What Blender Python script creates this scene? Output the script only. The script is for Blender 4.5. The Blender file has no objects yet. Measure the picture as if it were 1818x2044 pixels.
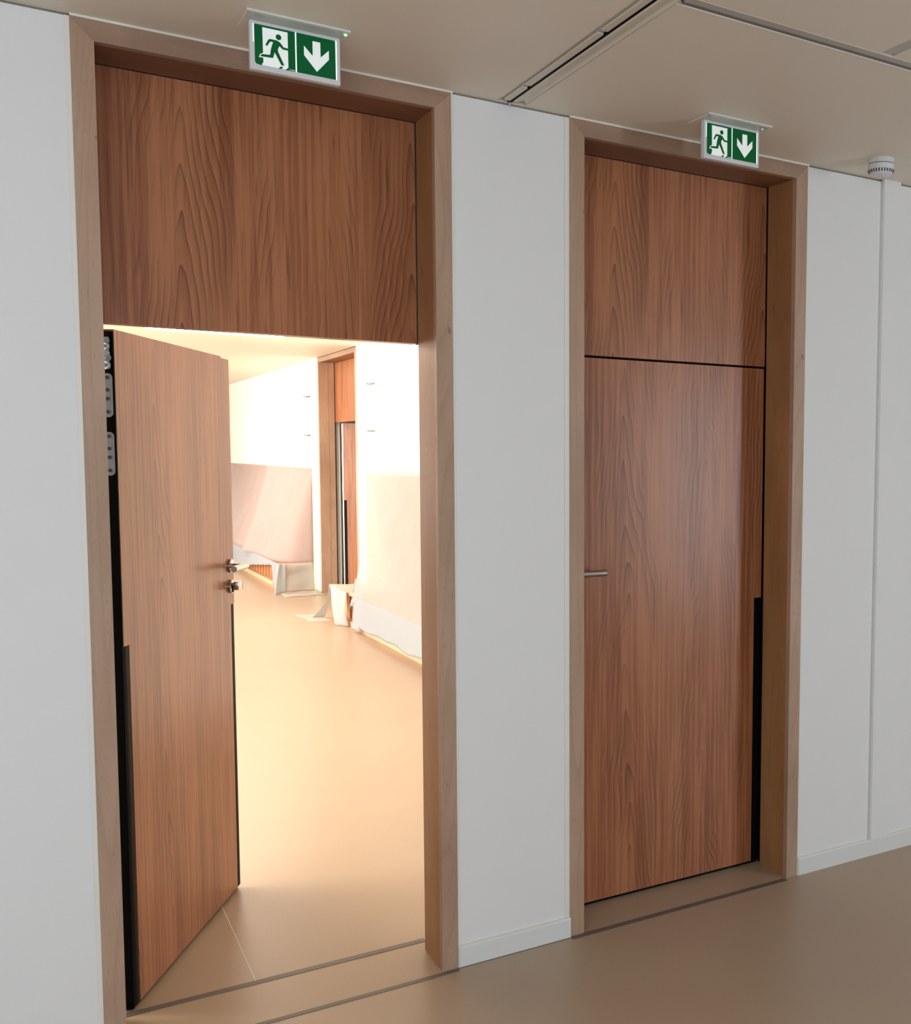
import bpy, bmesh, math, random
from mathutils import Vector, Matrix
from mathutils.geometry import tessellate_polygon
random.seed(7)
S = bpy.context.scene
COL = S.collection
H = 2.85                      # ceiling height

# ------------------------------------------------------------------ camera
F_PX, SX, SY = 2070.81, 479.19, 39.07
cam = bpy.data.cameras.new('camera')
cam.sensor_fit = 'HORIZONTAL'; cam.sensor_width = 36.0
cam.lens = F_PX * 36.0 / 1818.0
cam.shift_x = -SX / 1818.0
cam.shift_y = SY / 1818.0
cam.clip_start = .05; cam.clip_end = 200
cam_ob = bpy.data.objects.new('camera', cam); COL.objects.link(cam_ob)
yaw, pit, rol = math.radians(33.1918), math.radians(-4.2134), .4784 * math.pi / 180
fw = Vector((math.sin(yaw) * math.cos(pit), math.cos(yaw) * math.cos(pit), math.sin(pit)))
r0 = Vector((math.cos(yaw), -math.sin(yaw), 0)); u0 = r0.cross(fw)
rr = r0 * math.cos(rol) + u0 * math.sin(rol); uu = rr.cross(fw)
m = Matrix((rr, uu, -fw)).transposed().to_4x4()
m.translation = Vector((-.1542, -3.2367, 1.7154))
cam_ob.matrix_world = m
S.camera = cam_ob

# ------------------------------------------------------------------ world, exposure
S.view_settings.view_transform = 'Standard'
S.view_settings.look = 'None'
S.view_settings.exposure = 0.0
S.view_settings.gamma = 1.0
S.view_settings.use_curve_mapping = False
W = bpy.data.worlds.new('sky'); S.world = W; W.use_nodes = True
W.node_tree.nodes['Background'].inputs[0].default_value = (.75, .85, 1, 1)
W.node_tree.nodes['Background'].inputs[1].default_value = 1.0

# ------------------------------------------------------------------ daylight through the windows
def area(name, loc, target, sx, sy, power, col):
    l = bpy.data.lights.new(name, 'AREA'); l.shape = 'RECTANGLE'
    l.size, l.size_y, l.energy, l.color = sx, sy, power, col
    o = bpy.data.objects.new(name, l); COL.objects.link(o)
    o.location = loc
    d = Vector(target) - Vector(loc)
    o.rotation_euler = d.to_track_quat('-Z', 'Y').to_euler()
    return o
COOL = (.80, .90, 1.0); WARM = (1.0, .93, .82)
area('corridor_window_light', (-1.75, -4.66, 1.65), (-1.75, 0, 1.65), 4.3, 1.7, 102, COOL)
area('side_window_light', (5.2, -4.66, 1.45), (5.2, 0, 1.45), .68, 2.2, 95, COOL)
area('hall_window_light', (-3.06, 3.3, 1.6), (2, 3.3, 1.6), 2.6, 2.2, 350, WARM)
area('hall_far_window_light', (-3.06, 10.5, 1.6), (2, 10.5, 1.6), 8.8, 2.2, 540, WARM)

# ------------------------------------------------------------------ node helpers
def mat(name):
    M = bpy.data.materials.new(name); M.use_nodes = True
    nt = M.node_tree; b = nt.nodes['Principled BSDF']
    return M, nt, b
def N(nt, t, **kw):
    n = nt.nodes.new(t)
    for k, v in kw.items():
        if k in n.inputs.keys(): n.inputs[k].default_value = v
        else: setattr(n, k, v)
    return n
def mth(nt, op, a, b=None, c=None, clamp=False):
    n = nt.nodes.new('ShaderNodeMath'); n.operation = op; n.use_clamp = clamp
    for i, v in enumerate((a, b, c)):
        if v is None: continue
        if isinstance(v, (int, float)): n.inputs[i].default_value = v
        else: nt.links.new(v, n.inputs[i])
    return n.outputs[0]
def mixc(nt, f, a, b, mode='MIX'):
    n = nt.nodes.new('ShaderNodeMix'); n.data_type = 'RGBA'; n.blend_type = mode
    for s, v in ((0, f), (6, a), (7, b)):
        if isinstance(v, (int, float)): n.inputs[s].default_value = v
        elif isinstance(v, tuple): n.inputs[s].default_value = (*v, 1)
        else: nt.links.new(v, n.inputs[s])
    return n.outputs[2]
def coord(nt, scale, off=(0, 0, 0)):
    tc = nt.nodes.new('ShaderNodeTexCoord'); mp = nt.nodes.new('ShaderNodeMapping')
    mp.inputs['Scale'].default_value = scale; mp.inputs['Location'].default_value = off
    nt.links.new(tc.outputs['Object'], mp.inputs['Vector']); return mp.outputs[0]
def noise(nt, vec, scale, detail=2, rough=.5, dist=0):
    n = nt.nodes.new('ShaderNodeTexNoise'); n.inputs['Scale'].default_value = scale
    n.inputs['Detail'].default_value = detail; n.inputs['Roughness'].default_value = rough
    n.inputs['Distortion'].default_value = dist
    nt.links.new(vec, n.inputs['Vector']); return n.outputs['Fac']
def ramp(nt, fac, lo, hi):
    n = nt.nodes.new('ShaderNodeMapRange'); n.interpolation_type = 'SMOOTHSTEP'
    nt.links.new(fac, n.inputs[0]); n.inputs[1].default_value = lo; n.inputs[2].default_value = hi
    return n.outputs[0]
def bump(nt, b, h, strength, dist=.002):
    n = nt.nodes.new('ShaderNodeBump'); n.inputs['Strength'].default_value = strength
    n.inputs['Distance'].default_value = dist
    nt.links.new(h, n.inputs['Height']); nt.links.new(n.outputs[0], b.inputs['Normal'])

def plain(name, col, rough=.5, metal=0, grain=0, bscale=300, bstr=0, emit=0, ecol=None, spec=.5):
    M, nt, b = mat(name)
    b.inputs['Roughness'].default_value = rough; b.inputs['Metallic'].default_value = metal
    b.inputs['Specular IOR Level'].default_value = spec
    v = coord(nt, (1, 1, 1)); n = noise(nt, v, 6, 3)
    c = mixc(nt, n, tuple(x * (1 - grain) for x in col), tuple(min(1, x * (1 + grain)) for x in col))
    nt.links.new(c, b.inputs['Base Color'])
    if bstr: bump(nt, b, noise(nt, v, bscale, 2), bstr, .001)
    if emit:
        b.inputs['Emission Color'].default_value = (*(ecol or col), 1); b.inputs['Emission Strength'].default_value = emit
    return M

def veneer(name, base, dark, light, rough=.30, seed=0.0, spec=.32):
    """cherry laminate: stretched noise contours give the pointed cathedral figure; grain runs along z"""
    M, nt, b = mat(name)
    so = nt.nodes.new('ShaderNodeSeparateXYZ'); nt.links.new(coord(nt, (1, 1, 1)), so.inputs[0])
    # nested pointed arches: contour lines of z + c*|dx|, with a slow sideways wander
    wander = noise(nt, coord(nt, (1, 1, .55), (seed, 0, 0)), 2.4, 2)
    xw = mth(nt, 'ADD', so.outputs[0], mth(nt, 'MULTIPLY', mth(nt, 'SUBTRACT', wander, .5), .17))
    tri = mth(nt, 'PINGPONG', mth(nt, 'ADD', xw, .06 + seed * .01), .17)
    rnd = mth(nt, 'SQRT', mth(nt, 'ADD', mth(nt, 'MULTIPLY', tri, tri), .00012))
    warp = noise(nt, coord(nt, (1, 1, .22), (seed, 0, 2)), 8, 3)
    t = mth(nt, 'ADD', mth(nt, 'ADD', so.outputs[2], mth(nt, 'MULTIPLY', rnd, 8.5)), mth(nt, 'MULTIPLY', warp, .42))
    saw = mth(nt, 'FRACT', mth(nt, 'MULTIPLY', t, 6.0))
    line = mth(nt, 'POWER', saw, 8.0)
    drop = ramp(nt, saw, .97, 1.0); line = mth(nt, 'SUBTRACT', line, drop, clamp=True)
    amp = ramp(nt, noise(nt, coord(nt, (1, .3, .16), (seed + 4, 1, 2)), 10, 2), .40, .62)
    amp = mth(nt, 'MULTIPLY', amp, ramp(nt, tri, .160, .115))
    line = mth(nt, 'MULTIPLY', line, amp)
    band = noise(nt, coord(nt, (1, .3, .05), (seed + 9, 0, 0)), 6.5, 2, .5, .3)
    fib = noise(nt, coord(nt, (1, .6, .02), (seed, 3, 0)), 75, 3, .6)
    pore = ramp(nt, noise(nt, coord(nt, (1, .6, .035), (seed + 2, 0, 1)), 130, 2, .5), .62, .74)
    c = mixc(nt, ramp(nt, band, .3, .72), dark, base)
    c = mixc(nt, ramp(nt, fib, .40, .62), c, mixc(nt, .6, c, light))
    c = mixc(nt, mth(nt, 'MULTIPLY', line, .9), c, tuple(x * .30 for x in dark))
    soft = mth(nt, 'MULTIPLY', mth(nt, 'MULTIPLY', saw, amp), .40)
    c = mixc(nt, soft, c, tuple(x * .55 for x in dark))
    c = mixc(nt, mth(nt, 'MULTIPLY', pore, .42), c, tuple(x * .45 for x in dark))
    nt.links.new(c, b.inputs['Base Color'])
    b.inputs['Roughness'].default_value = rough
    b.inputs['Specular IOR Level'].default_value = spec
    bump(nt, b, fib, .06, .0006)
    return M

def beech(name, base, dark, axis='z', seed=0.0):
    M, nt, b = mat(name)
    sc = {'z': (1, 1, .07), 'x': (.07, 1, 1)}[axis]
    n1 = noise(nt, coord(nt, sc, (seed, 0, 0)), 7, 1, .4, .2)
    saw = mth(nt, 'FRACT', mth(nt, 'MULTIPLY', n1, 16))
    line = mth(nt, 'SUBTRACT', mth(nt, 'POWER', saw, 4), ramp(nt, saw, .93, 1), clamp=True)
    fleck = ramp(nt, noise(nt, coord(nt, tuple(x if x == 1 else .14 for x in sc), (seed, 2, 1)), 260, 2, .5), .56, .72)
    br = noise(nt, coord(nt, tuple(x if x == 1 else .3 for x in sc), (seed + 3, 0, 0)), 5, 3)
    c = mixc(nt, ramp(nt, br, .3, .7), dark, base)
    c = mixc(nt, mth(nt, 'MULTIPLY', line, .25), c, tuple(x * .55 for x in dark))
    c = mixc(nt, mth(nt, 'MULTIPLY', fleck, .22), c, tuple(x * .5 for x in dark))
    knot = ramp(nt, noise(nt, coord(nt, tuple(x if x == 1 else .4 for x in sc), (seed, 7, 5)), 34, 1), .74, .8)
    c = mixc(nt, mth(nt, 'MULTIPLY', knot, .5), c, tuple(x * .3 for x in dark))
    nt.links.new(c, b.inputs['Base Color']); b.inputs['Roughness'].default_value = .45
    b.inputs['Specular IOR Level'].default_value = .35
    bump(nt, b, n1, .05, .001)
    return M

M_wall = plain('white_painted_plaster', (.80, .80, .79), .75, grain=.012, bscale=420, bstr=.12, spec=.25)
M_hallwall = plain('hall_white_plaster', (.86, .85, .80), .8, grain=.01, bscale=420, bstr=.1, spec=.2)
M_ceil = plain('beige_metal_ceiling', (.80, .72, .60), .5, grain=.01, bscale=300, bstr=.03, spec=.3)
M_rail = plain('cream_rail_metal', (.68, .62, .50), .35, grain=.01)
M_railgrey = plain('grey_rail_metal', (.52, .48, .44), .5, grain=.01)
M_caulk = plain('off_white_sealant', (.80, .77, .70), .5, grain=.03)
M_base = plain('pale_grey_baseboard', (.74, .76, .74), .45, grain=.01)
M_joint = plain('grey_joint_profile', (.15, .125, .11), .45, grain=.05)
M_black = plain('black_rubber', (.003, .003, .0035), .7, spec=.1)
M_blacksheen = plain('black_profile', (.007, .006, .0055), .6, spec=.12)
M_steel = plain('brushed_steel', (.46, .43, .40), .2, 1.0, grain=.05)
M_zinc = plain('zinc_hinge_metal', (.60, .68, .73), .3, .25, grain=.05)
M_plastic = plain('white_plastic', (.72, .72, .73), .38, spec=.5)
M_slot = plain('dark_opening', (.01, .01, .01), .8)
M_signwhite = plain('sign_white', (.85, .87, .85), .4, emit=.28, ecol=(.9, 1, .93))
M_signgreen = plain('sign_green', (.003, .115, .032), .5, emit=.04, ecol=(.005, .30, .07), spec=.15)
M_green_led = plain('green_led', (.1, .8, .2), .4, emit=4.0, ecol=(.15, 1, .3))
M_white_led = plain('light_strip', (1, 1, 1), .4, emit=12, ecol=(1, .98, .93))
M_edge = plain('sign_edge_light', (.9, 1, .95), .4, emit=.9, ecol=(.8, 1, .9))
M_veneer = veneer('cherry_veneer', (.40, .155, .068), (.265, .086, .037), (.51, .215, .10))
M_slat = plain('orange_wood_slat', (.55, .22, .08), .5, grain=.15)
M_plinth = plain('pale_orange_wood', (.78, .46, .28), .5, grain=.08)
M_bench = plain('bench_wood', (.62, .32, .20), .5, grain=.12)
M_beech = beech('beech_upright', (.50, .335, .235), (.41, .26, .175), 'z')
M_beech_h = beech('beech_head_shaded', (.39, .255, .175), (.32, .20, .135), 'x', 3)  # upright beech darkened, the shade on the head put into the colour
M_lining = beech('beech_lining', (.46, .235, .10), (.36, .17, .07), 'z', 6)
M_lining_h = beech('beech_lining_head_shaded', (.26, .115, .06), (.20, .085, .045), 'x', 8)  # lining beech darkened, overhead recess shade put into the colour

# vinyl floor
M_floor, nt, b = mat('tan_vinyl_floor')
v = coord(nt, (1, 1, 1)); n1 = noise(nt, v, 1.6, 4, .6); n2 = noise(nt, v, 150, 3, .7)
c = mixc(nt, n1, (.43, .315, .215), (.50, .37, .26))
c = mixc(nt, mth(nt, 'MULTIPLY', ramp(nt, n2, .35, .7), .14), c, (.36, .23, .15))
nt.links.new(c, b.inputs['Base Color']); b.inputs['Roughness'].default_value = .36
b.inputs['Specular IOR Level'].default_value = .5
bump(nt, b, n2, .06, .001)

# translucent dust sheet
def film(name, col, clear):
    M, nt, b = mat(name)
    out = nt.nodes['Material Output']
    d = N(nt, 'ShaderNodeBsdfDiffuse'); t = N(nt, 'ShaderNodeBsdfTranslucent'); tr = N(nt, 'ShaderNodeBsdfTransparent')
    for x in (d, t): x.inputs[0].default_value = (*col, 1)
    m1 = N(nt, 'ShaderNodeMixShader'); m1.inputs[0].default_value = .35
    nt.links.new(d.outputs[0], m1.inputs[1]); nt.links.new(t.outputs[0], m1.inputs[2])
    m2 = N(nt, 'ShaderNodeMixShader')
    n = noise(nt, coord(nt, (1, 1, 1)), 3, 3)
    f = mth(nt, 'ADD', mth(nt, 'MULTIPLY', n, .12), clear - .06)
    nt.links.new(f, m2.inputs[0]); nt.links.new(m1.outputs[0], m2.inputs[1]); nt.links.new(tr.outputs[0], m2.inputs[2])
    nt.links.new(m2.outputs[0], out.inputs[0])
    return M
M_film = film('milky_plastic_film', (.66, .565, .545), .40)
M_skirt = film('hanging_plastic_film', (.50, .53, .56), .12)
M_film_thin = film('thin_plastic_film', (.80, .76, .70), .5)
M_film_dense = film('folded_plastic_film', (.60, .61, .61), .15)
M_acryl, nt, b = mat('frosted_acrylic')
b.inputs['Base Color'].default_value = (.80, .84, .80, 1); b.inputs['Roughness'].default_value = .3
b.inputs['Transmission Weight'].default_value = .55; b.inputs['IOR'].default_value = 1.3

# ------------------------------------------------------------------ object helpers
def tag(o, label=None, cat=None, group=None, kind=None):
    if label: o['label'] = label
    if cat: o['category'] = cat
    if group: o['group'] = group
    if kind: o['kind'] = kind
    return o
def empty(name, loc=(0, 0, 0), rz=0, parent=None):
    o = bpy.data.objects.new(name, None); COL.objects.link(o)
    o.empty_display_size = .1
    o.location = loc; o.rotation_euler = (0, 0, rz)
    if parent: o.parent = parent
    return o
class MB:
    def __init__(s): s.bm = bmesh.new()
    def box(s, x0, x1, y0, y1, z0, z1, bev=0):
        t = bmesh.new()
        bmesh.ops.create_cube(t, size=1)
        for v in t.verts:
            v.co = ((x0 + x1) / 2 + v.co.x * (x1 - x0), (y0 + y1) / 2 + v.co.y * (y1 - y0), (z0 + z1) / 2 + v.co.z * (z1 - z0))
        if bev: bmesh.ops.bevel(t, geom=list(t.edges), offset=bev, segments=2, affect='EDGES', profile=.5)
        s._add(t); return s
    def _add(s, t):
        bmesh.ops.recalc_face_normals(t, faces=list(t.faces))
        me = bpy.data.meshes.new('tmp'); t.to_mesh(me); t.free(); s.bm.from_mesh(me); bpy.data.meshes.remove(me)
    def prism(s, pts, axis, a, b, bev=0):
        """polygon pts extruded along axis from a to b"""
        def P(p, q):
            return {'x': (q, p[0], p[1]), 'y': (p[0], q, p[1]), 'z': (p[0], p[1], q)}[axis]
        t = bmesh.new()
        va = [t.verts.new(P(p, a)) for p in pts]; vb = [t.verts.new(P(p, b)) for p in pts]
        tri = tessellate_polygon([[Vector((p[0], p[1], 0)) for p in pts]])
        for q in tri:
            try:
                t.faces.new([va[i] for i in q]); t.faces.new([vb[i] for i in reversed(q)])
            except ValueError: pass
        n = len(pts)
        for i in range(n): t.faces.new([va[i], va[(i + 1) % n], vb[(i + 1) % n], vb[i]])
        if bev: bmesh.ops.dissolve_limit(t, angle_limit=.01, verts=t.verts, edges=t.edges); bmesh.ops.bevel(t, geom=list(t.edges), offset=bev, segments=2, affect='EDGES')
        s._add(t); return s
    def cyl(s, p0, p1, r0, r1=None, seg=28, bev=0):
        r1 = r0 if r1 is None else r1
        p0, p1 = Vector(p0), Vector(p1); d = p1 - p0
        t = bmesh.new()
        bmesh.ops.create_cone(t, cap_ends=True, segments=seg, radius1=r0, radius2=r1, depth=d.length)
        if bev:
            e = [x for x in t.edges if abs(x.verts[0].co.z - x.verts[1].co.z) < 1e-6]
            bmesh.ops.bevel(t, geom=e, offset=bev, segments=3, affect='EDGES')
        M_ = Matrix.Translation((p0 + p1) / 2) @ d.to_track_quat('Z', 'Y').to_matrix().to_4x4()
        t.transform(M_); s._add(t); return s
    def lathe(s, prof, cx=0, cy=0, seg=48):
        t = bmesh.new(); rings = []
        for r, z in prof:
            if r < 1e-5: rings.append([t.verts.new((cx, cy, z))])
            else: rings.append([t.verts.new((cx + r * math.cos(6.28318530718 * k / seg), cy + r * math.sin(6.28318530718 * k / seg), z)) for k in range(seg)])
        for A, B in zip(rings, rings[1:]):
            for k in range(seg):
                k2 = (k + 1) % seg
                q = [A[k % len(A)], A[k2 % len(A)], B[k2 % len(B)], B[k % len(B)]]
                u = []
                for x in q:
                    if x not in u: u.append(x)
                if len(u) > 2: t.faces.new(u)
        s._add(t); return s
    def grid(s, fn, nu, nv):
        t = bmesh.new()
        V = [[t.verts.new(fn(i / nu, j / nv)) for j in range(nv + 1)] for i in range(nu + 1)]
        for i in range(nu):
            for j in range(nv): t.faces.new([V[i][j], V[i + 1][j], V[i + 1][j + 1], V[i][j + 1]])
        s._add(t); return s
    def build(s, name, m, parent=None, smooth=False):
        me = bpy.data.meshes.new(name); s.bm.to_mesh(me); s.bm.free()
        me.materials.append(m)
        if smooth:
            for p in me.polygons: p.use_smooth = True
            try: me.set_sharp_from_angle(angle=math.radians(40))
            except Exception: pass
        o = bpy.data.objects.new(name, me); COL.objects.link(o)
        if parent: o.parent = parent
        return o
def struct(name, mb, m, label, cat, smooth=False):
    return tag(mb.build(name, m, smooth=smooth), label, cat, kind='structure')

# ------------------------------------------------------------------ the setting
F1, F2, FW, CW = 0.0, 1.4423, 1.0278, .0542      # frame starts, frame width, casing face width
G = .007                                          # shadow gap under the ceiling
fl = struct('floor', MB().box(-3.2, 8.2, -4.9, 18.2, -.1, 0), M_floor, 'tan speckled vinyl floor running from the corridor through the open doorway', 'floor')
MB().box(.4395, .4425, .262, 1.9, -.0005, .0006).build('weld_seam', M_caulk, fl)
wf = MB()
for a, b_ in ((-3.2, F1), (F1 + FW, F2), (F2 + FW, 8.2)):
    wf.box(a, b_, 0, .25, 0, H - G)
    wf.box(a, b_, .03, .22, H - G, H + .05)
struct('wall_front', wf, M_wall, 'white plastered wall around and between the two tall wooden doors', 'wall')
bx = MB().prism([(2.864, .001), (2.864, -.012), (2.867, -.016), (2.957, -.016), (2.960, -.012), (2.960, .001)], 'z', .072, H)
struct('trim_1', bx, M_wall, 'flat white boxed-out vertical strip on the wall under the smoke detector', 'trim')
def baseb(name, x0, x1, label, gap=None):
    mb = MB().prism([(0, 0), (-.010, .0), (-.010, .066), (-.007, .072), (0, .072)], 'x', x0, x1)
    o = struct(name, mb, M_base, label, 'baseboard')
    MB().box(x0, x1, -.0085, 0, .0715, .0745).build('sealant_bead', M_caulk, o)
    return o
baseb('baseboard_left', -3.2, F1 - .004, 'pale baseboard on the wall left of the open door')
baseb('baseboard_middle', F1 + FW + .003, F2 - .001, 'pale baseboard on the short white wall between the two doors')
baseb('baseboard_right', F2 + FW + .004, 8.2, 'pale baseboard on the wall right of the closed door')
# sealant beside / above the casings
def caulk(name, mb, label): struct(name, mb, M_caulk, label, 'trim')
caulk('trim_2', MB().box(F1 - .012, F1 - .0005, -.0025, .002, 0, H - G), 'cream sealant line along the left edge of the open door frame')
caulk('trim_3', MB().box(F2 - .020, F2 - .0035, -.0025, .002, .075, H - G), 'cream sealant line along the left edge of the closed door frame')
caulk('trim_4', MB().box(F1, F1 + FW + .006, -.006, .004, H - .006, H), 'white sealant line between ceiling and the open door frame')
caulk('trim_5', MB().box(F2, F2 + FW + .006, -.006, .004, H - .006, H), 'white sealant line between ceiling and the closed door frame')
caulk('trim_6', MB().box(F1 + FW, F1 + FW + .005, -.005, .002, 0, H - .006), 'white sealant line down the right edge of the open door frame')
caulk('trim_7', MB().box(F2 + FW, F2 + FW + .005, -.005, .002, 0, H - .006), 'white sealant line down the right edge of the closed door frame')
# floor joints
struct('trim_8', MB().box(-.2, F1 + FW - .004, -.030, -.0108, -.001, .0015).box(F1 + FW - .004, F2, -.0135, -.010, -.001, .0015), M_joint, 'dark grey floor joint along the foot of the wall at the open doorway', 'trim')
struct('trim_9', MB().box(F2, F2 + FW - CW - .01, -.028, -.002, -.001, .0015), M_joint, 'dark grey floor joint in front of the closed door recess', 'trim')
struct('trim_10', MB().box(F1 + .05, F1 + FW - .03, .236, .262, -.001, .0015), M_joint, 'dark grey floor joint under the open door leaf', 'trim')

# rest of the corridor (behind and beside the camera)
wb2 = MB()
wb2.box(-3.2, 4.86, -4.85, -4.6, 0, .8).box(5.54, 8.2, -4.85, -4.6, 0, .8)
wb2.box(-3.2, 4.86, -4.85, -4.6, 2.5, H).box(5.54, 8.2, -4.85, -4.6, 2.5, H).box(4.86, 5.54, -4.85, -4.6, 2.55, H).box(4.86, 5.54, -4.85, -4.6, 0, .34)
wb2.box(.42, 4.86, -4.85, -4.6, .8, 2.5).box(5.54, 8.2, -4.85, -4.6, .8, 2.5)
struct('wall_back', wb2, M_wall, 'white corridor wall with windows behind the viewer', 'wall')
struct('wall_left', MB().box(-4.1, -3.2, -4.85, .25, 0, H), M_wall, 'white end wall of the corridor at the left', 'wall')
struct('wall_right', MB().box(8.2, 8.4, -4.85, .25, 0, H), M_wall, 'white end wall of the corridor at the right', 'wall')
def window(name, x0, x1, z0, z1, y, label, mull):
    o = empty(name, ((x0 + x1) / 2, y, z0)); tag(o, label, 'window', kind='structure')
    w, h = (x1 - x0) / 2, z1 - z0
    f = MB().box(-w, w, -.03, .03, 0, .05).box(-w, w, -.03, .03, h - .05, h)
    f.box(-w, -w + .05, -.03, .03, .05, h - .05).box(w - .05, w, -.03, .03, .05, h - .05)
    for k in range(1, mull): x = -w + 2 * w * k / mull; f.box(x - .03, x + .03, -.03, .03, .05, h - .05)
    f.build('window_frame', M_plastic, o)
window('window_1', -3.2, .42, .8, 2.5, -4.62, 'wide corridor window behind the viewer', 3)
window('window_2', 4.86, 5.54, .34, 2.55, -4.62, 'tall narrow corridor window far to the right', 1)

cb = empty('added_dark_cabinet', (6.5, -4.3, 0)); tag(cb, 'unseen dark cabinet added behind the viewer to darken the reflection in the closed door', 'cabinet')  # added out of view so the closed door has something dark to reflect
MB().box(-.88, .9, -.29, .0, .08, 2.6, .002).build('carcass', M_veneer, cb)
MB().box(-.88, .9, -.29, -.03, 0, .08).build('plinth', M_black, cb)
for x in (-.87, .015): MB().box(x, x + .865, .0, .02, .09, 2.59, .002).build('cabinet_door', M_veneer, cb)

# hall beyond the open door
XR = 2.93
D3a, D3b = 8.15, 9.85
wr = MB().box(XR, XR + .25, .25, D3a, 0, H).box(XR, XR + .25, D3b, 18.2, 0, H)
struct('wall_hall_right', wr, M_hallwall, 'bright white wall of the far hall behind the covered benches', 'wall')
struct('wall_hall_end', MB().box(-3.2, 3.2, 18.2, 18.4, 0, H), M_hallwall, 'white end wall of the far hall', 'wall')
wl = MB().box(-3.2, -3.0, .25, 18.2, 0, .45).box(-3.2, -3.0, .25, 18.2, 2.72, H)
for a, b_ in ((.25, 1.98), (4.62, 6.05), (14.95, 18.2)): wl.box(-3.2, -3.0, a, b_, .45, 2.72)
struct('wall_hall_left', wl, M_hallwall, 'white window wall of the far hall', 'wall')
def window_y(name, y0, y1, label, mull):
    o = empty(name, (-3.02, (y0 + y1) / 2, .45)); tag(o, label, 'window', kind='structure')
    w, h = (y1 - y0) / 2, 2.27
    f = MB().box(-.03, .03, -w, w, 0, .05).box(-.03, .03, -w, w, h - .05, h)
    for k in range(mull + 1):
        y = -w + 2 * w * k / mull; y = min(max(y, -w + .025), w - .025); f.box(-.03, .03, y - .025, y + .025, .05, h - .05)
    f.build('window_frame', M_plastic, o)
window_y('window_3', 1.98, 4.62, 'hall window nearest the open door', 2)
window_y('window_4', 6.05, 14.95, 'long hall window further away', 7)

# ceiling: backing slab with separate cassettes and rails between them
ce = struct('ceiling', MB().box(-3.4, 8.4, -4.9, 18.4, H + .03, H + .12), M_ceil, 'beige metal cassette ceiling over the corridor', 'ceiling')
TRK0, TRK1 = 1.182, 1.277
def panel(x0, x1, y0, y1): MB().box(x0, x1, y0, y1, H, H + .03, .0012).build('ceiling_panel', M_ceil, ce)
panel(-3.2, TRK0, -4.6, -.004)
panel(TRK1, 8.2, -.937, -.004)
panel(TRK1 + .012, 1.925, -4.6, -.992)
panel(1.975, 8.2, -4.6, -.992)
panel(-3.0, 2.34, .25, 7.3); panel(-3.0, 2.34, 7.303, 18.2); panel(2.345, XR, .25, 18.2)
panel(-3.2, 8.2, .0, .25)

# sliding-partition track
tr = empty('ceiling_track', (1.23, -2.3, H)); tag(tr, 'cream metal track with a thin black slot recessed in the ceiling above the middle wall', 'ceiling track')
y0, y1 = -2.3, 2.294
MB().box(-.048, -.036, y0, y1, .006, .03).build('track_flange', M_rail, tr)
for a, b_ in ((y0, 1.613), (1.637, 2.113), (2.137, y1 - .02)):
    MB().prism([(-.033, .003), (-.030, .0), (-.0125, -.0005), (-.0125, .028), (-.033, .028)], 'y', a, b_).build('track_cover', M_rail, tr)
for y in (1.625, 2.125):
    MB().box(-.040, -.0122, y - .013, y + .012, .004, .028, .002).build('track_clip', M_railgrey, tr)
MB().box(-.0125, -.0035, y0, y1, -.0012, .03).build('black_slot', M_black, tr)
MB().prism([(-.004, -.002), (.000, -.005), (.028, .004), (.034, .002), (.040, -.003), (.046, .001), (.046, .028), (-.004, .028)], 'y', y0, y1 - .03).build('track_profile', M_rail, tr, True)
MB().cyl((-.009, 2.285, -.012), (-.009, 2.285, .01), .0035).build('track_screw', M_railgrey, tr)
# cross rails
cr = empty('ceiling_rail', (1.30, -.965, H)); tag(cr, 'grey metal rail running across the ceiling above the closed door', 'ceiling rail')
MB().box(-.008, 6.9, -.022, .020, .005, .03).build('rail_channel', M_railgrey, cr)
MB().box(-.008, 6.9, -.026, -.020, -.001, .03, .001).build('rail_lip', M_rail, cr)
MB().box(-.008, 6.9, .0245, .0275, -.0015, .03).build('rail_lip', M_ceil, cr)
MB().box(-.008, 6.9, .016, .0235, .002, .029).build('rail_slot', M_joint, cr)
cr2 = empty('ceiling_rail', (1.95, -1.0, H)); tag(cr2, 'short grey ceiling rail branching off at the top right corner', 'ceiling rail')
MB().box(-.022, .022, -3.5, .005, .004, .03, .001).build('rail_channel', M_railgrey, cr2)

# ------------------------------------------------------------------ doors
PH = 2.077        # underside of the transom panel
LT = 2.068        # top of the leaf
LW = .918; TH = .05
NT, NW = 1.13, .036     # height and width of the black edge protector

def make_leaf(parent, loc, rz, w=LW, hinge_x=0.0, flip=False, hardware='handle', side_hinge=True):
    """leaf in local coords: x from the hinge edge to the lock edge, face at y=0, body at y>0"""
    lf = empty('door_leaf', loc, rz, parent)
    z0 = .016
    # wooden leaf with notches at both edges below NT and a small step at the top of the lock side
    outline = [(NW, z0), (w - NW, z0), (w - NW, NT), (w, NT), (w, LT - .006), (w - .078, LT - .006), (w - .078, LT), (0, LT), (0, NT), (NW, NT)]
    if flip: outline = [(w - a, b_) for a, b_ in outline]
    MB().prism(outline, 'y', 0, TH).build('leaf_panel', M_veneer, lf)
    for xa in (0.0, w - NW):
        # rounded recessed rubber profile filling the notch
        prof = [(xa + .0005, .004), (xa + .004, .0015), (xa + NW / 2, .0008), (xa + NW - .004, .0015), (xa + NW - .0005, .004), (xa + NW - .001, TH - .002), (xa + .001, TH - .002)]
        MB().prism(prof, 'z', z0, NT - .001).build('edge_protector', M_blacksheen, lf, True)
    MB().box(.004, w - .004, .010, TH - .004, .003, z0).build('bottom_seal', M_black, lf)
    return lf

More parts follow.
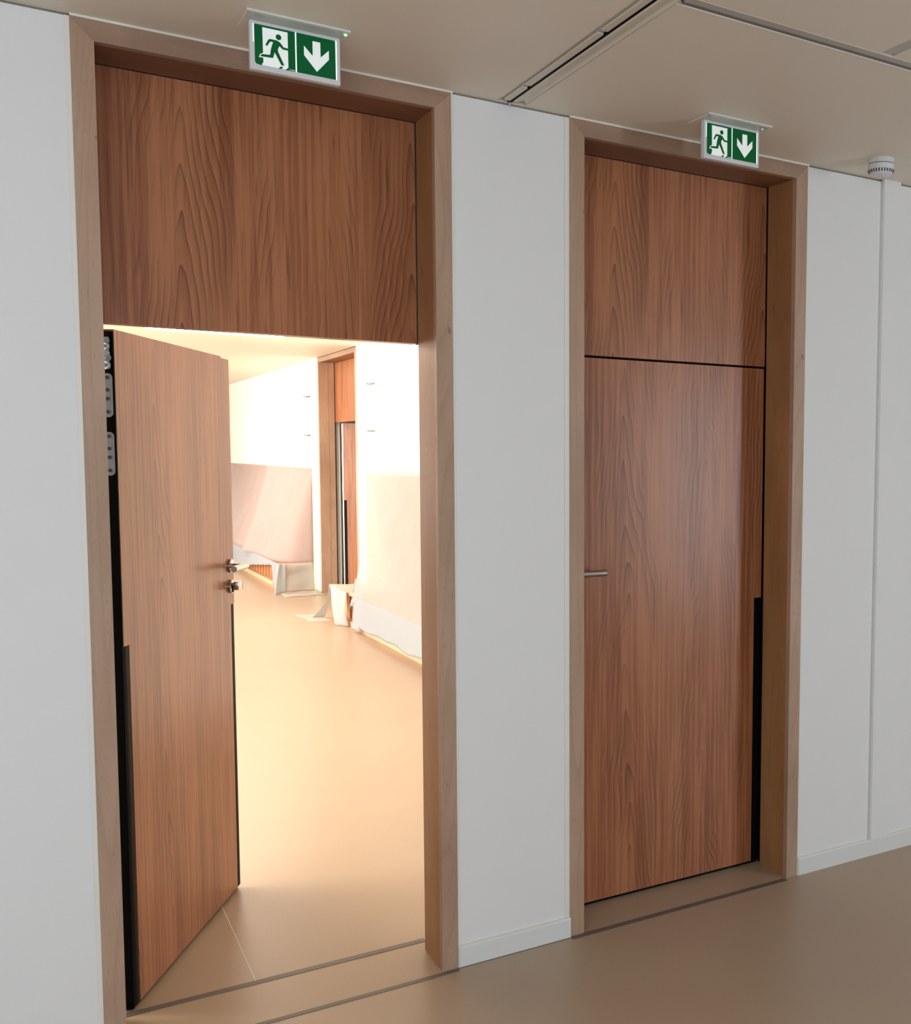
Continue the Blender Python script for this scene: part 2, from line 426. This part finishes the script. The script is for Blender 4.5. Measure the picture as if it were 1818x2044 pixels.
def lever(direction=-1, rod=.125):
    """rosette on the leaf face, round neck and a straight round lever"""
    mb = MB().cyl((0, 0, 0), (0, -.009, 0), .026, bev=.0015, seg=40)
    mb.cyl((0, -.008, 0), (0, -.058, 0), .0095)
    mb.cyl((-direction * .0095, -.058, 0), (direction * rod, -.058, 0), .0118, bev=.0012, seg=32)
    return mb

def make_frame(name, x0, label, w=FW, base=(0, 0, 0), rz=0, lining=None, seal=.236, low_seal=.236):
    lining = lining or M_lining
    """casing set flush with the wall, deep lining, recessed head panel; opening looks towards -y"""
    rt = empty(name, base if rz else (x0, 0, 0), rz); tag(rt, label, 'door', kind='structure')
    c, h = CW, H - .006
    yf, yd = -.004, .180
    MB().prism([(0, 0), (c, 0), (c, h - c), (0, h)], 'y', yf, .02).build('casing_upright', M_beech, rt)
    MB().prism([(w - c, 0), (w, 0), (w, h), (w - c, h - c)], 'y', yf, .02).build('casing_upright', M_beech, rt)
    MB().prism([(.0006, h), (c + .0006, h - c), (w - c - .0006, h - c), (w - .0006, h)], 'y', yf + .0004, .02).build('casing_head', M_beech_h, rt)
    # linings with a fine seam and 2 mm step
    for xa, xb, s in ((0, c, 1), (w - c, w, -1)):
        e = .0022 * s
        if s > 0: pts = [(0, .02), (c, .02), (c, .109), (c - .004, .110), (c - .004, .112), (c - e, .113), (c - e, yd), (0, yd)]
        else: pts = [(w, .02), (w - c, .02), (w - c, .109), (w - c + .004, .110), (w - c + .004, .112), (w - c - e, .113), (w - c - e, yd), (w, yd)]
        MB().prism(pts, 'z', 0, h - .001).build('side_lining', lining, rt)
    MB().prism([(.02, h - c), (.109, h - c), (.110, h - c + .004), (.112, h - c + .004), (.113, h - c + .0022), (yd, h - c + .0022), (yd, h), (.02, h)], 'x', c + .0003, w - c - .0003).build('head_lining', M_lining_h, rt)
    # dark rebate behind the lining
    rb = MB().box(0, c - .0005, yd, seal, 0, h).box(w - c + .010, w, yd, low_seal, 0, PH + .001).box(w - c + .010, w, yd, .236, PH + .001, h)
    rb.box(c - .0005, w - c + .010, yd, .236, h - c + .008, h)
    rb.build('rebate_seal', M_black, rt)
    MB().box(c + .002, w - c - .0025 + .001, .187, .235, PH, h - c + .001).build('transom_panel', M_veneer, rt)
    return rt

d1 = make_frame('door_1', F1, 'left doorway with beech frame and cherry veneer leaf swung open into the hall', low_seal=.192)
d2 = make_frame('door_2', F2, 'right doorway with beech frame and closed cherry veneer leaf')

# leaf of door 1, open 61.6 degrees
lf1 = make_leaf(d1, (.0968, .2618, 0), math.radians(61.57))
mb = lever()
def place(mbuild, name, m, parent, s, z, smooth=True):
    mbuild.bm.transform(Matrix.Translation((s, 0, z))); return mbuild.build(name, m, parent, smooth)
o = place(mb, 'lever_handle', M_steel, lf1, .880, 1.279)
mb = MB().cyl((0, 0, 0), (0, -.009, 0), .026, bev=.0015, seg=40)
o = place(mb, 'lock_rosette', M_steel, lf1, .880, 1.200)
mb = MB().box(-.0065, .0065, -.0115, -.0085, -.022, -.002)
mb.cyl((0, -.0115, .004), (0, -.0085, .004), .0085)
place(mb, 'key_cylinder', M_slot, lf1, .880, 1.200, False)
mb = MB().cyl((0, -.009, .004), (0, -.020, .004), .007)
mb.box(-.024, .024, -.040, -.019, -.015, .017, .003)
place(mb, 'thumb_turn', M_steel, lf1, .880, 1.203)
# black hinge edge with concealed-hinge plates and closer mechanism
e0 = MB().box(-.004, -.0003, .002, TH - .001, .01, LT - .006)
e0.build('edge_gasket', M_black, lf1)
def hinge_plate(z0, z1, name='hinge'):
    w0, w1 = .006, .030
    pts = []
    r = (w1 - w0) / 2; c = (w0 + w1) / 2
    for k in range(9): a = math.pi * k / 8; pts.append((c + r * math.cos(a), z1 - r + r * math.sin(a)))
    for k in range(9): a = math.pi + math.pi * k / 8; pts.append((c + r * math.cos(a), z0 + r + r * math.sin(a)))
    h = MB().prism(pts, 'x', -.010, -.004).build(name, M_zinc, lf1)
    return h
for z0, z1 in ((1.812, 1.940), (1.641, 1.769)):
    hinge_plate(z0, z1)
    sc = MB()
    for t in (.12, .42, .62, .9): z = z0 + (z1 - z0) * t; sc.cyl((-.0135, .017, z), (-.0095, .017, z), .0055, seg=16)
    sc.build('hinge_screw', M_joint, lf1, True)
mc = MB()
for k, (z, r) in enumerate(((2.035, .008), (2.018, .010), (1.998, .007), (1.985, .011), (1.963, .012))):
    mc.cyl((-.012, .018 + .004 * math.sin(k * 2), z), (-.004, .018, z), r, seg=16)
    mc.cyl((-.0125, .018 + .004 * math.sin(k * 2), z), (-.0119, .018, z), r * .55, seg=12)
mc.box(-.009, -.004, .012, .024, 1.965, 2.045, .001)
mc.build('closer_arm', M_zinc, lf1, True)

# leaf of door 2, closed
lf2 = empty('door_leaf', (CW + .0065, .187, 0), 0, d2)
w2 = FW - 2 * CW - .0065 - .004
ol = [(0, .016), (w2 - NW, .016), (w2 - NW, NT), (w2, NT), (w2, LT), (0, LT)]
MB().prism(ol, 'y', 0, TH).build('leaf_panel', M_veneer, lf2)
MB().box(w2 - NW, w2 + .004, .012, TH, .016, NT - .001).build('edge_protector', M_black, lf2)
MB().box(.004, w2, .012, TH - .004, .002, .016).build('bottom_seal', M_black, lf2)
MB().box(-.006, w2 + .03, TH + .0005, TH + .006, 0, PH + .02).build('rear_light_stop', M_black, d2).location = (CW + .0065, .187, 0)  # added backing that keeps hall light out of the gaps round the leaf
mb = lever(1, .105)
place(mb, 'lever_handle', M_steel, lf2, .046, 1.279)

# door 3 in the hall wall, opening looks towards -x
d3 = make_frame('door_3', 0, 'wide beech framed doorway in the bright hall wall between the covered benches', w=D3b - D3a, base=(XR, D3b, 0), rz=-math.pi / 2, lining=M_beech, seal=.190)
lf3 = make_leaf(d3, (.0968, .2618, 0), math.radians(60), w=1.0)
MB().box(-.006, -.0005, .001, TH - .001, .01, LT - .006).build('edge_gasket', M_zinc, lf3)
MB().box(-.012, -.006, -.002, .012, .01, LT - .006).build('edge_rod', M_steel, lf3)
for z0, z1 in ((1.65, 1.80), (1.86, 2.0), (.95, 1.08)):
    MB().box(-.011, -.006, .014, .040, z0, z1, .002).build('hinge', M_steel, lf3)
cl = MB().box(XR + 2.3, XR + 2.4, 6.8, 11.4, 0, H).box(XR + .25, XR + 2.3, 6.8, 6.9, 0, H).box(XR + .25, XR + 2.3, 11.3, 11.4, 0, H)
struct('wall_side_room', cl, M_hallwall, 'plain walls of the small room behind the far doorway', 'wall')
MB().box(XR + .25, XR + 2.3, 6.9, 11.3, H, H + .03).build('ceiling_panel', M_ceil, ce)

# ------------------------------------------------------------------ exit signs
def exit_sign(x, y, label):
    """hangs under a flat acrylic ceiling plate; sign faces the corridor (-y)"""
    rt = empty('exit_sign', (x, y, H)); tag(rt, label, 'exit sign', 'exit signs above the doors')
    w, h = .232, .127
    pl = MB().box(-.016, .246, -.064, .068, -.004, 0, .0012).build('ceiling_plate', M_ceil, rt)
    MB().box(-.010, .240, -.058, -.012, -.0055, -.0035, .0005).build('acrylic_holder', M_acryl, rt)
    MB().box(-.016, .246, -.0655, -.064, -.005, 0).build('plate_lip', M_plastic, rt)
    z0 = -.004 - h
    fr = MB().box(0, w, -.009, .012, z0, -.004, .0035).build('sign_frame', M_plastic, rt)
    def art(pts, y, t, name, m, par):
        return MB().prism([(a / 1000, z0 + b_ / 1000) for a, b_ in pts], 'y', y, y + t).build(name, m, par)
    art([(10, 118), (220.5, 118), (220.5, 12), (10, 12)], -.0094, .0005, 'backing_panel', M_plastic, rt)
    art([(114.1, 116), (115.9, 116), (116.2, 12.5), (114.4, 12.5)], -.0100, .0005, 'light_strip', M_edge, rt)
    art([(219.2, 117), (221.6, 117), (221.9, 13), (219.5, 13)], -.0100, .0005, 'light_strip', M_edge, rt)
    art([(8.2, 117), (9.6, 117), (9.6, 70), (8.2, 70)], -.0100, .0005, 'light_strip', M_edge, rt)
    ga = art([(11.5, 116.5), (112.6, 116.5), (113.2, 12.9), (34, 12.9), (30, 14), (26, 13.2), (15, 15), (11.5, 20)], -.0099, .0005, 'green_panel', M_signgreen, rt)
    gb = art([(117.4, 116.5), (216, 116.5), (218, 114.5), (218.6, 13.2), (119.5, 13.2), (117.6, 15)], -.0099, .0005, 'green_panel', M_signgreen, rt)
    art([(31.2, 111), (94.5, 111), (95, 19.7), (87.2, 13.2), (32, 13.2), (28, 15.5), (32.3, 21), (32.3, 33), (21.3, 32.8), (25.2, 41.8), (32, 45)], -.0103, .0004, 'doorway_shape', M_signwhite, ga)
    rn = [(37.8, 66.8), (45.4, 82.0), (50.2, 84.8), (67.7, 84.4), (74.9, 81.0), (83.9, 70.2), (94.6, 69.4), (94.6, 64.0), (81.2, 64.3), (73.0, 71.3), (68.9, 61.1), (70.3, 54.7), (84.9, 23.4), (77.3, 22.6), (61.0, 52.4), (56.6, 37.0), (24.8, 35.4), (28.5, 41.7), (49.4, 43.6), (51.3, 57.3), (54.0, 67.5), (57.4, 78.0), (50.3, 78.2), (42.4, 65.2)]
    art(rn, -.0107, .0004, 'running_figure', M_signgreen, ga)
    art([(71.4 + 7.2 * math.cos(k * .3927), 93.6 + 7.4 * math.sin(k * .3927)) for k in range(16)], -.0107, .0004, 'figure_head', M_signgreen, ga)
    art([(70, 13.4), (75.1, 18.8), (82.3, 19.3), (78.5, 14.6), (78, 13.4)], -.0107, .0004, 'figure_shadow', M_signgreen, ga)
    tx = MB()
    for a, b_ in ((98, 100), (102.2, 103), (104, 106.2), (107.2, 108.2), (109.2, 111.4)):
        tx.prism([(a / 1000, z0 + .0145), (b_ / 1000, z0 + .0145), (b_ / 1000, z0 + .0165), (a / 1000, z0 + .0165)], 'y', -.0103, -.0099)
    tx.build('small_print', M_signwhite, ga)
    art([(158.4, 102.9), (178.6, 102.9), (178.9, 64), (200.8, 86.5), (201.0, 62.5), (168.9, 24.3), (136.0, 61.5), (135.9, 86.2), (158.4, 63.6)], -.0103, .0004, 'down_arrow', M_signwhite, gb)
    return rt
s1 = exit_sign(.395, -.235, 'exit sign with running figure above the open left door')
MB().cyl((.237, -.045, -.008), (.237, -.045, -.0035), .0035, seg=16).build('green_indicator', M_green_led, s1)
s2 = exit_sign(1.824, -.235, 'exit sign with running figure above the closed right door')
MB().cyl((.225, -.035, -.008), (.225, -.035, -.0035), .0035, seg=16).build('indicator', M_signwhite, s2)

# ------------------------------------------------------------------ smoke detector
sd = empty('smoke_detector', (2.655, -.218, H)); tag(sd, 'round white smoke detector on the ceiling at the right edge', 'smoke detector')
MB().lathe([(0, 0), (.049, 0), (.050, -.003), (.050, -.019), (.048, -.020), (.048, -.022)]).build('mounting_base', M_plastic, sd, True)
MB().lathe([(.0485, -.0195), (.0485, -.0225)]).build('joint_line', M_joint, sd)
MB().lathe([(.048, -.022), (.050, -.023), (.0495, -.043), (.046, -.052), (.042, -.058), (.039, -.060), (.024, -.062), (0, -.0625)]).build('detector_body', M_plastic, sd, True)
vs = MB()
for k in range(28):
    a = 2 * math.pi * k / 28; t = bmesh.new()
    bmesh.ops.create_cube(t, size=1)
    for v in t.verts: v.co = (v.co.x * .003, v.co.y * .0042, v.co.z * .012)
    t.transform(Matrix.Rotation(a, 4, 'Z') @ Matrix.Translation((.0468, 0, -.0485)) @ Matrix.Rotation(.42, 4, 'Y'))
    vs._add(t)
tag(vs.build('vent_slots', M_slot, sd), kind='stuff')
MB().cyl((-.012, -.024, -.066), (-.012, -.024, -.061), .004, seg=16).build('indicator', M_plastic, sd, True)

# ------------------------------------------------------------------ hall fittings
def strip_light(x, y, label, power):
    ls = empty('strip_light', (x, y, H)); tag(ls, label, 'ceiling light', 'strip lights on the hall ceiling')
    MB().box(-.61, .61, -.085, .085, -.006, 0, .001).build('housing', M_plastic, ls)
    MB().box(-.60, .60, -.08, .08, -.008, -.005).build('diffuser', M_white_led, ls)
    area('strip_lamp', (x, y, H - .02), (x, y, 0), 1.2, .15, power, (1, .96, .88))
strip_light(1.49, 7.66, 'glowing white linear ceiling light in the hall seen over the open leaf', 45)
strip_light(-1.6, 4.6, 'added unseen fill light at the left of the hall ceiling, brightening the hall floor', 60)  # added fill, out of view, to lift the hall floor
strip_light(1.2, 11.6, 'added unseen fill light at the far part of the hall ceiling, brightening the hall floor', 50)  # second added fill farther down the hall, also unseen

def bench(y0, y1, label, pitch=.19, s0=0.0):
    """wall-side bench: recessed plinth, upright slats, seat board and back board on the wall"""
    rt = empty('coat_bench', (2.7, y0, 0)); L = y1 - y0
    tag(rt, label, 'bench', 'slatted benches along the hall wall')
    MB().box(-.15, .21, .01, L - .01, 0, .05, .002).build('plinth', M_plinth, rt)
    MB().box(-.15, .215, .01, L - .01, .05, .055).build('lower_board', M_plinth, rt)
    MB().box(-.04, -.02, .03, L - .03, .055, .31).build('inner_panel', M_plinth, rt)
    MB().box(-.17, .215, 0, L, .315, .34, .002).build('seat_board', M_bench, rt)
    MB().box(.195, .222, 0, L, .345, 1.50, .001).build('back_board', M_bench, rt)
    n = int((L - .1) / pitch)
    y = .05 + s0
    me = None
    for k in range(n):
        if me is None:
            o = MB().box(-.10, -.075, 0, pitch * .70, .056, .314, .001).build('slat', M_slat, rt); me = o
        else:
            o = me.copy(); COL.objects.link(o); o.parent = rt
        o.location = (0, y + k * pitch, 0)
    return rt
bench(4.2, 7.72, 'slatted wooden bench under plastic sheeting nearest the open door')
bench(10.12, 15.4, 'slatted wooden bench under plastic sheeting beyond the far doorway')

def sheet(name, m, pieces, label, group=None, m2=None, split=None):
    mb = MB()
    for fn, nu, nv in pieces: mb.grid(fn, nu, nv)
    bmesh.ops.remove_doubles(mb.bm, verts=mb.bm.verts, dist=.0008)
    o = mb.build(name, m, smooth=True); tag(o, label, 'plastic sheet', group)
    if m2:
        o.data.materials.append(m2)
        for p in o.data.polygons:
            if p.center.z < split: p.material_index = 1
    sm = o.modifiers.new('thickness', 'SOLIDIFY'); sm.thickness = .0008
    return o
sn = math.sin
def lerp(a, b_, t): return a + (b_ - a) * t
# near sheet: taped to the wall top, falls slanting to the seat front, then a skirt
def near_slope(u, v):     # u along the bench (near -> far), v top -> seat edge
    yend = lerp(7.66, 6.80, v ** .85)
    y = lerp(4.1, yend, u)
    x = lerp(2.885, 2.505, v); z = lerp(1.53, .335, v)
    f = max(0, (u - .72) / .28)
    d = .012 * sn(9 * u + 2 * v) * sn(math.pi * v) + .016 * f * sn(16 * (u - v * .35)) * sn(math.pi * min(1, v * 1.1))
    return (x - d, y, z - d * .4)
def near_skirt(u, v):
    y = lerp(4.1, 6.80, u)
    bot = .055 + .035 * (1 - u) + .018 * sn(13 * u) * (1 - u) + .008 * sn(29 * u)
    bot = max(.03, bot) if u < .93 else .02
    return (2.505 - .006 * sn(6 * u) * v - .02 * v, y, lerp(.335, bot, v))
near = sheet('plastic_sheet', M_film, [(near_slope, 90, 40), (near_skirt, 90, 12)], 'milky plastic sheet draped from the wall over the nearest bench', m2=M_skirt, split=.334)
# small bunched sheet over the exposed bench corner
def c_top(u, v): return (lerp(2.505, 2.88, v), lerp(6.75, 7.74, u), .348 + .006 * sn(8 * u + 5 * v))
def c_flap(u, v):      # u: 0 at the near side, 1 at the far corner; v: top -> floor
    y = lerp(lerp(7.05, 7.70, u), lerp(7.08, 7.22, u), v ** .7)
    x = lerp(2.505, lerp(2.53, 2.445, u), v) - .02 * sn(math.pi * v) - .012 * sn(7 * u) * v
    return (x, y, lerp(.350, .006, v))
def c_tail(u, v):      # tail from the far corner down to the floor
    y = lerp(7.72, lerp(7.66, 7.80, u), v); x = lerp(lerp(2.500, 2.53, u), lerp(2.47, 2.35, 1 - u), v ** 1.5) - .02 * sn(9 * u) * v * (1 - v)
    return (x, y + .15 * v * v * (1 - u), lerp(.350, .010, v ** .75) + .01 * sn(12 * u) * v * (1 - v))
def c_floor(u, v):
    return (lerp(2.47, 2.27, v) + .02 * sn(5 * u), lerp(7.50, 8.05, u) + .1 * v, .003 + .004 * abs(sn(9 * u + 4 * v)) * (1 - v))
def c_bunch(u, v):     # gathered fold where the two sheets meet
    y = lerp(7.15, 6.78, v) + .14 * (u - .4) * (1 - v * .4); x = lerp(2.66, 2.488, v) - .02 * sn(7 * u + 3 * v)
    return (x, y, lerp(.45, .27, v) + .012 * sn(14 * u) - .05 * u * v)
sheet('plastic_sheet', M_film_dense, [(c_flap, 16, 14), (c_tail, 14, 14), (c_bunch, 14, 14)], 'crumpled plastic flap hanging from the far corner of the nearest bench')
sheet('plastic_sheet', M_film_thin, [(c_top, 20, 10), (c_floor, 14, 8)], 'thin plastic film lying on the bare end of the nearest bench')
# far sheet
def far_slope(u, v):
    d = .07 * math.exp(-((u - .40 + .10 * v) / .03) ** 2) + .012 * sn(11 * u + v) * sn(math.pi * v)
    if u < .14:        # sweeps round the near end
        k = u / .14; th = k * math.pi / 2; bx = 2.905 - .415 * max(0, sn(th)) ** .66; by = 10.085 + .8 * (1 - max(0, math.cos(th)) ** .66); ty = 10.09 + .1 * k
    else:
        k = (u - .14) / .86; bx, by = 2.49, lerp(10.885, 17.6, k); ty = lerp(10.19, 17.6, k)
        bx -= 0; by += 0
    w = v
    return (lerp(2.905, bx, w) - (d if u > .2 else 0), lerp(ty, by, w), lerp(1.515, .350, v))
def far_skirt(u, v):
    y = lerp(10.085, 17.6, u)
    if y < 10.45: bot = .06
    elif y < 13.6: bot = lerp(.305, .0, (y - 10.45) / 3.2) + .004 * sn(19 * y)
    else: bot = .0
    bot = max(bot, .004)
    return (2.49 - .015 * v, y, lerp(.350, bot, v))
sheet('plastic_sheet', M_film, [(far_slope, 90, 24), (far_skirt, 120, 8)], 'milky plastic sheet draped over the bench beyond the far doorway', m2=M_skirt, split=.349)
def end_low(u, v):
    x = lerp(2.478, 2.895, u); z = lerp(.352, .01, v)
    return (x, 10.085 - .014 * sn(9 * v + 2.2 * u) * sn(math.pi * u) - .05 * v * v, z)
def end_tail(u, v):
    return (lerp(2.47, 2.55, u) - .10 * v * (1 - u), 10.06 - .02 * sn(8 * u) - .25 * v * v * (1 - u) - .05 * v, lerp(.352, .006, v))
def end_floor(u, v): return (lerp(2.45, 2.915, u), lerp(10.03, 9.55, v), .004 + .008 * abs(sn(7 * u + 3 * v)))
sheet('plastic_sheet', M_film_thin, [(end_low, 24, 24), (end_floor, 12, 8)], 'wrinkled beige plastic film over the near end of the far bench')
sheet('plastic_sheet', M_film_dense, [(end_tail, 12, 14)], 'bunched white plastic tail at the near corner of the far bench')
tag(MB().box(2.895, 2.929, 10.06, 10.075, .0, 1.51, .001).build('cover_strip', plain('pale_green_plastic', (.82, .86, .66), .4)), 'narrow pale green upright strip at the end of the far bench', 'strip')

# picture rails with end hooks
pr_mesh = {}
for y, sgn, z in ((7.56, -1, 2.419), (7.56, -1, 1.937), (10.38, 1, 2.405), (10.38, 1, 1.923)):
    where = {(7.56, 2.419): 'upper thin hanging rail on the hall wall above the nearest bench', (7.56, 1.937): 'lower thin hanging rail on the hall wall above the nearest bench',
             (10.38, 2.405): 'upper thin hanging rail on the hall wall above the far bench', (10.38, 1.923): 'lower thin hanging rail on the hall wall above the far bench'}[(y, z)]
    rt = empty('hanging_rail', (XR, y, z)); tag(rt, where, 'rail', 'hanging rails on the hall wall')
    L = 3.0 * sgn
    MB().box(-.004, 0, min(0, L), max(0, L), -.004, .004).build('rail_profile', M_hallwall, rt)
    MB().box(-.012, 0, -.09 if sgn < 0 else -.12, .09 if sgn < 0 else .06, -.010, .007, .001).cyl((-.012, .1, .0), (-.03, .1, .006), .006, seg=10).build('end_hook', M_joint, rt)
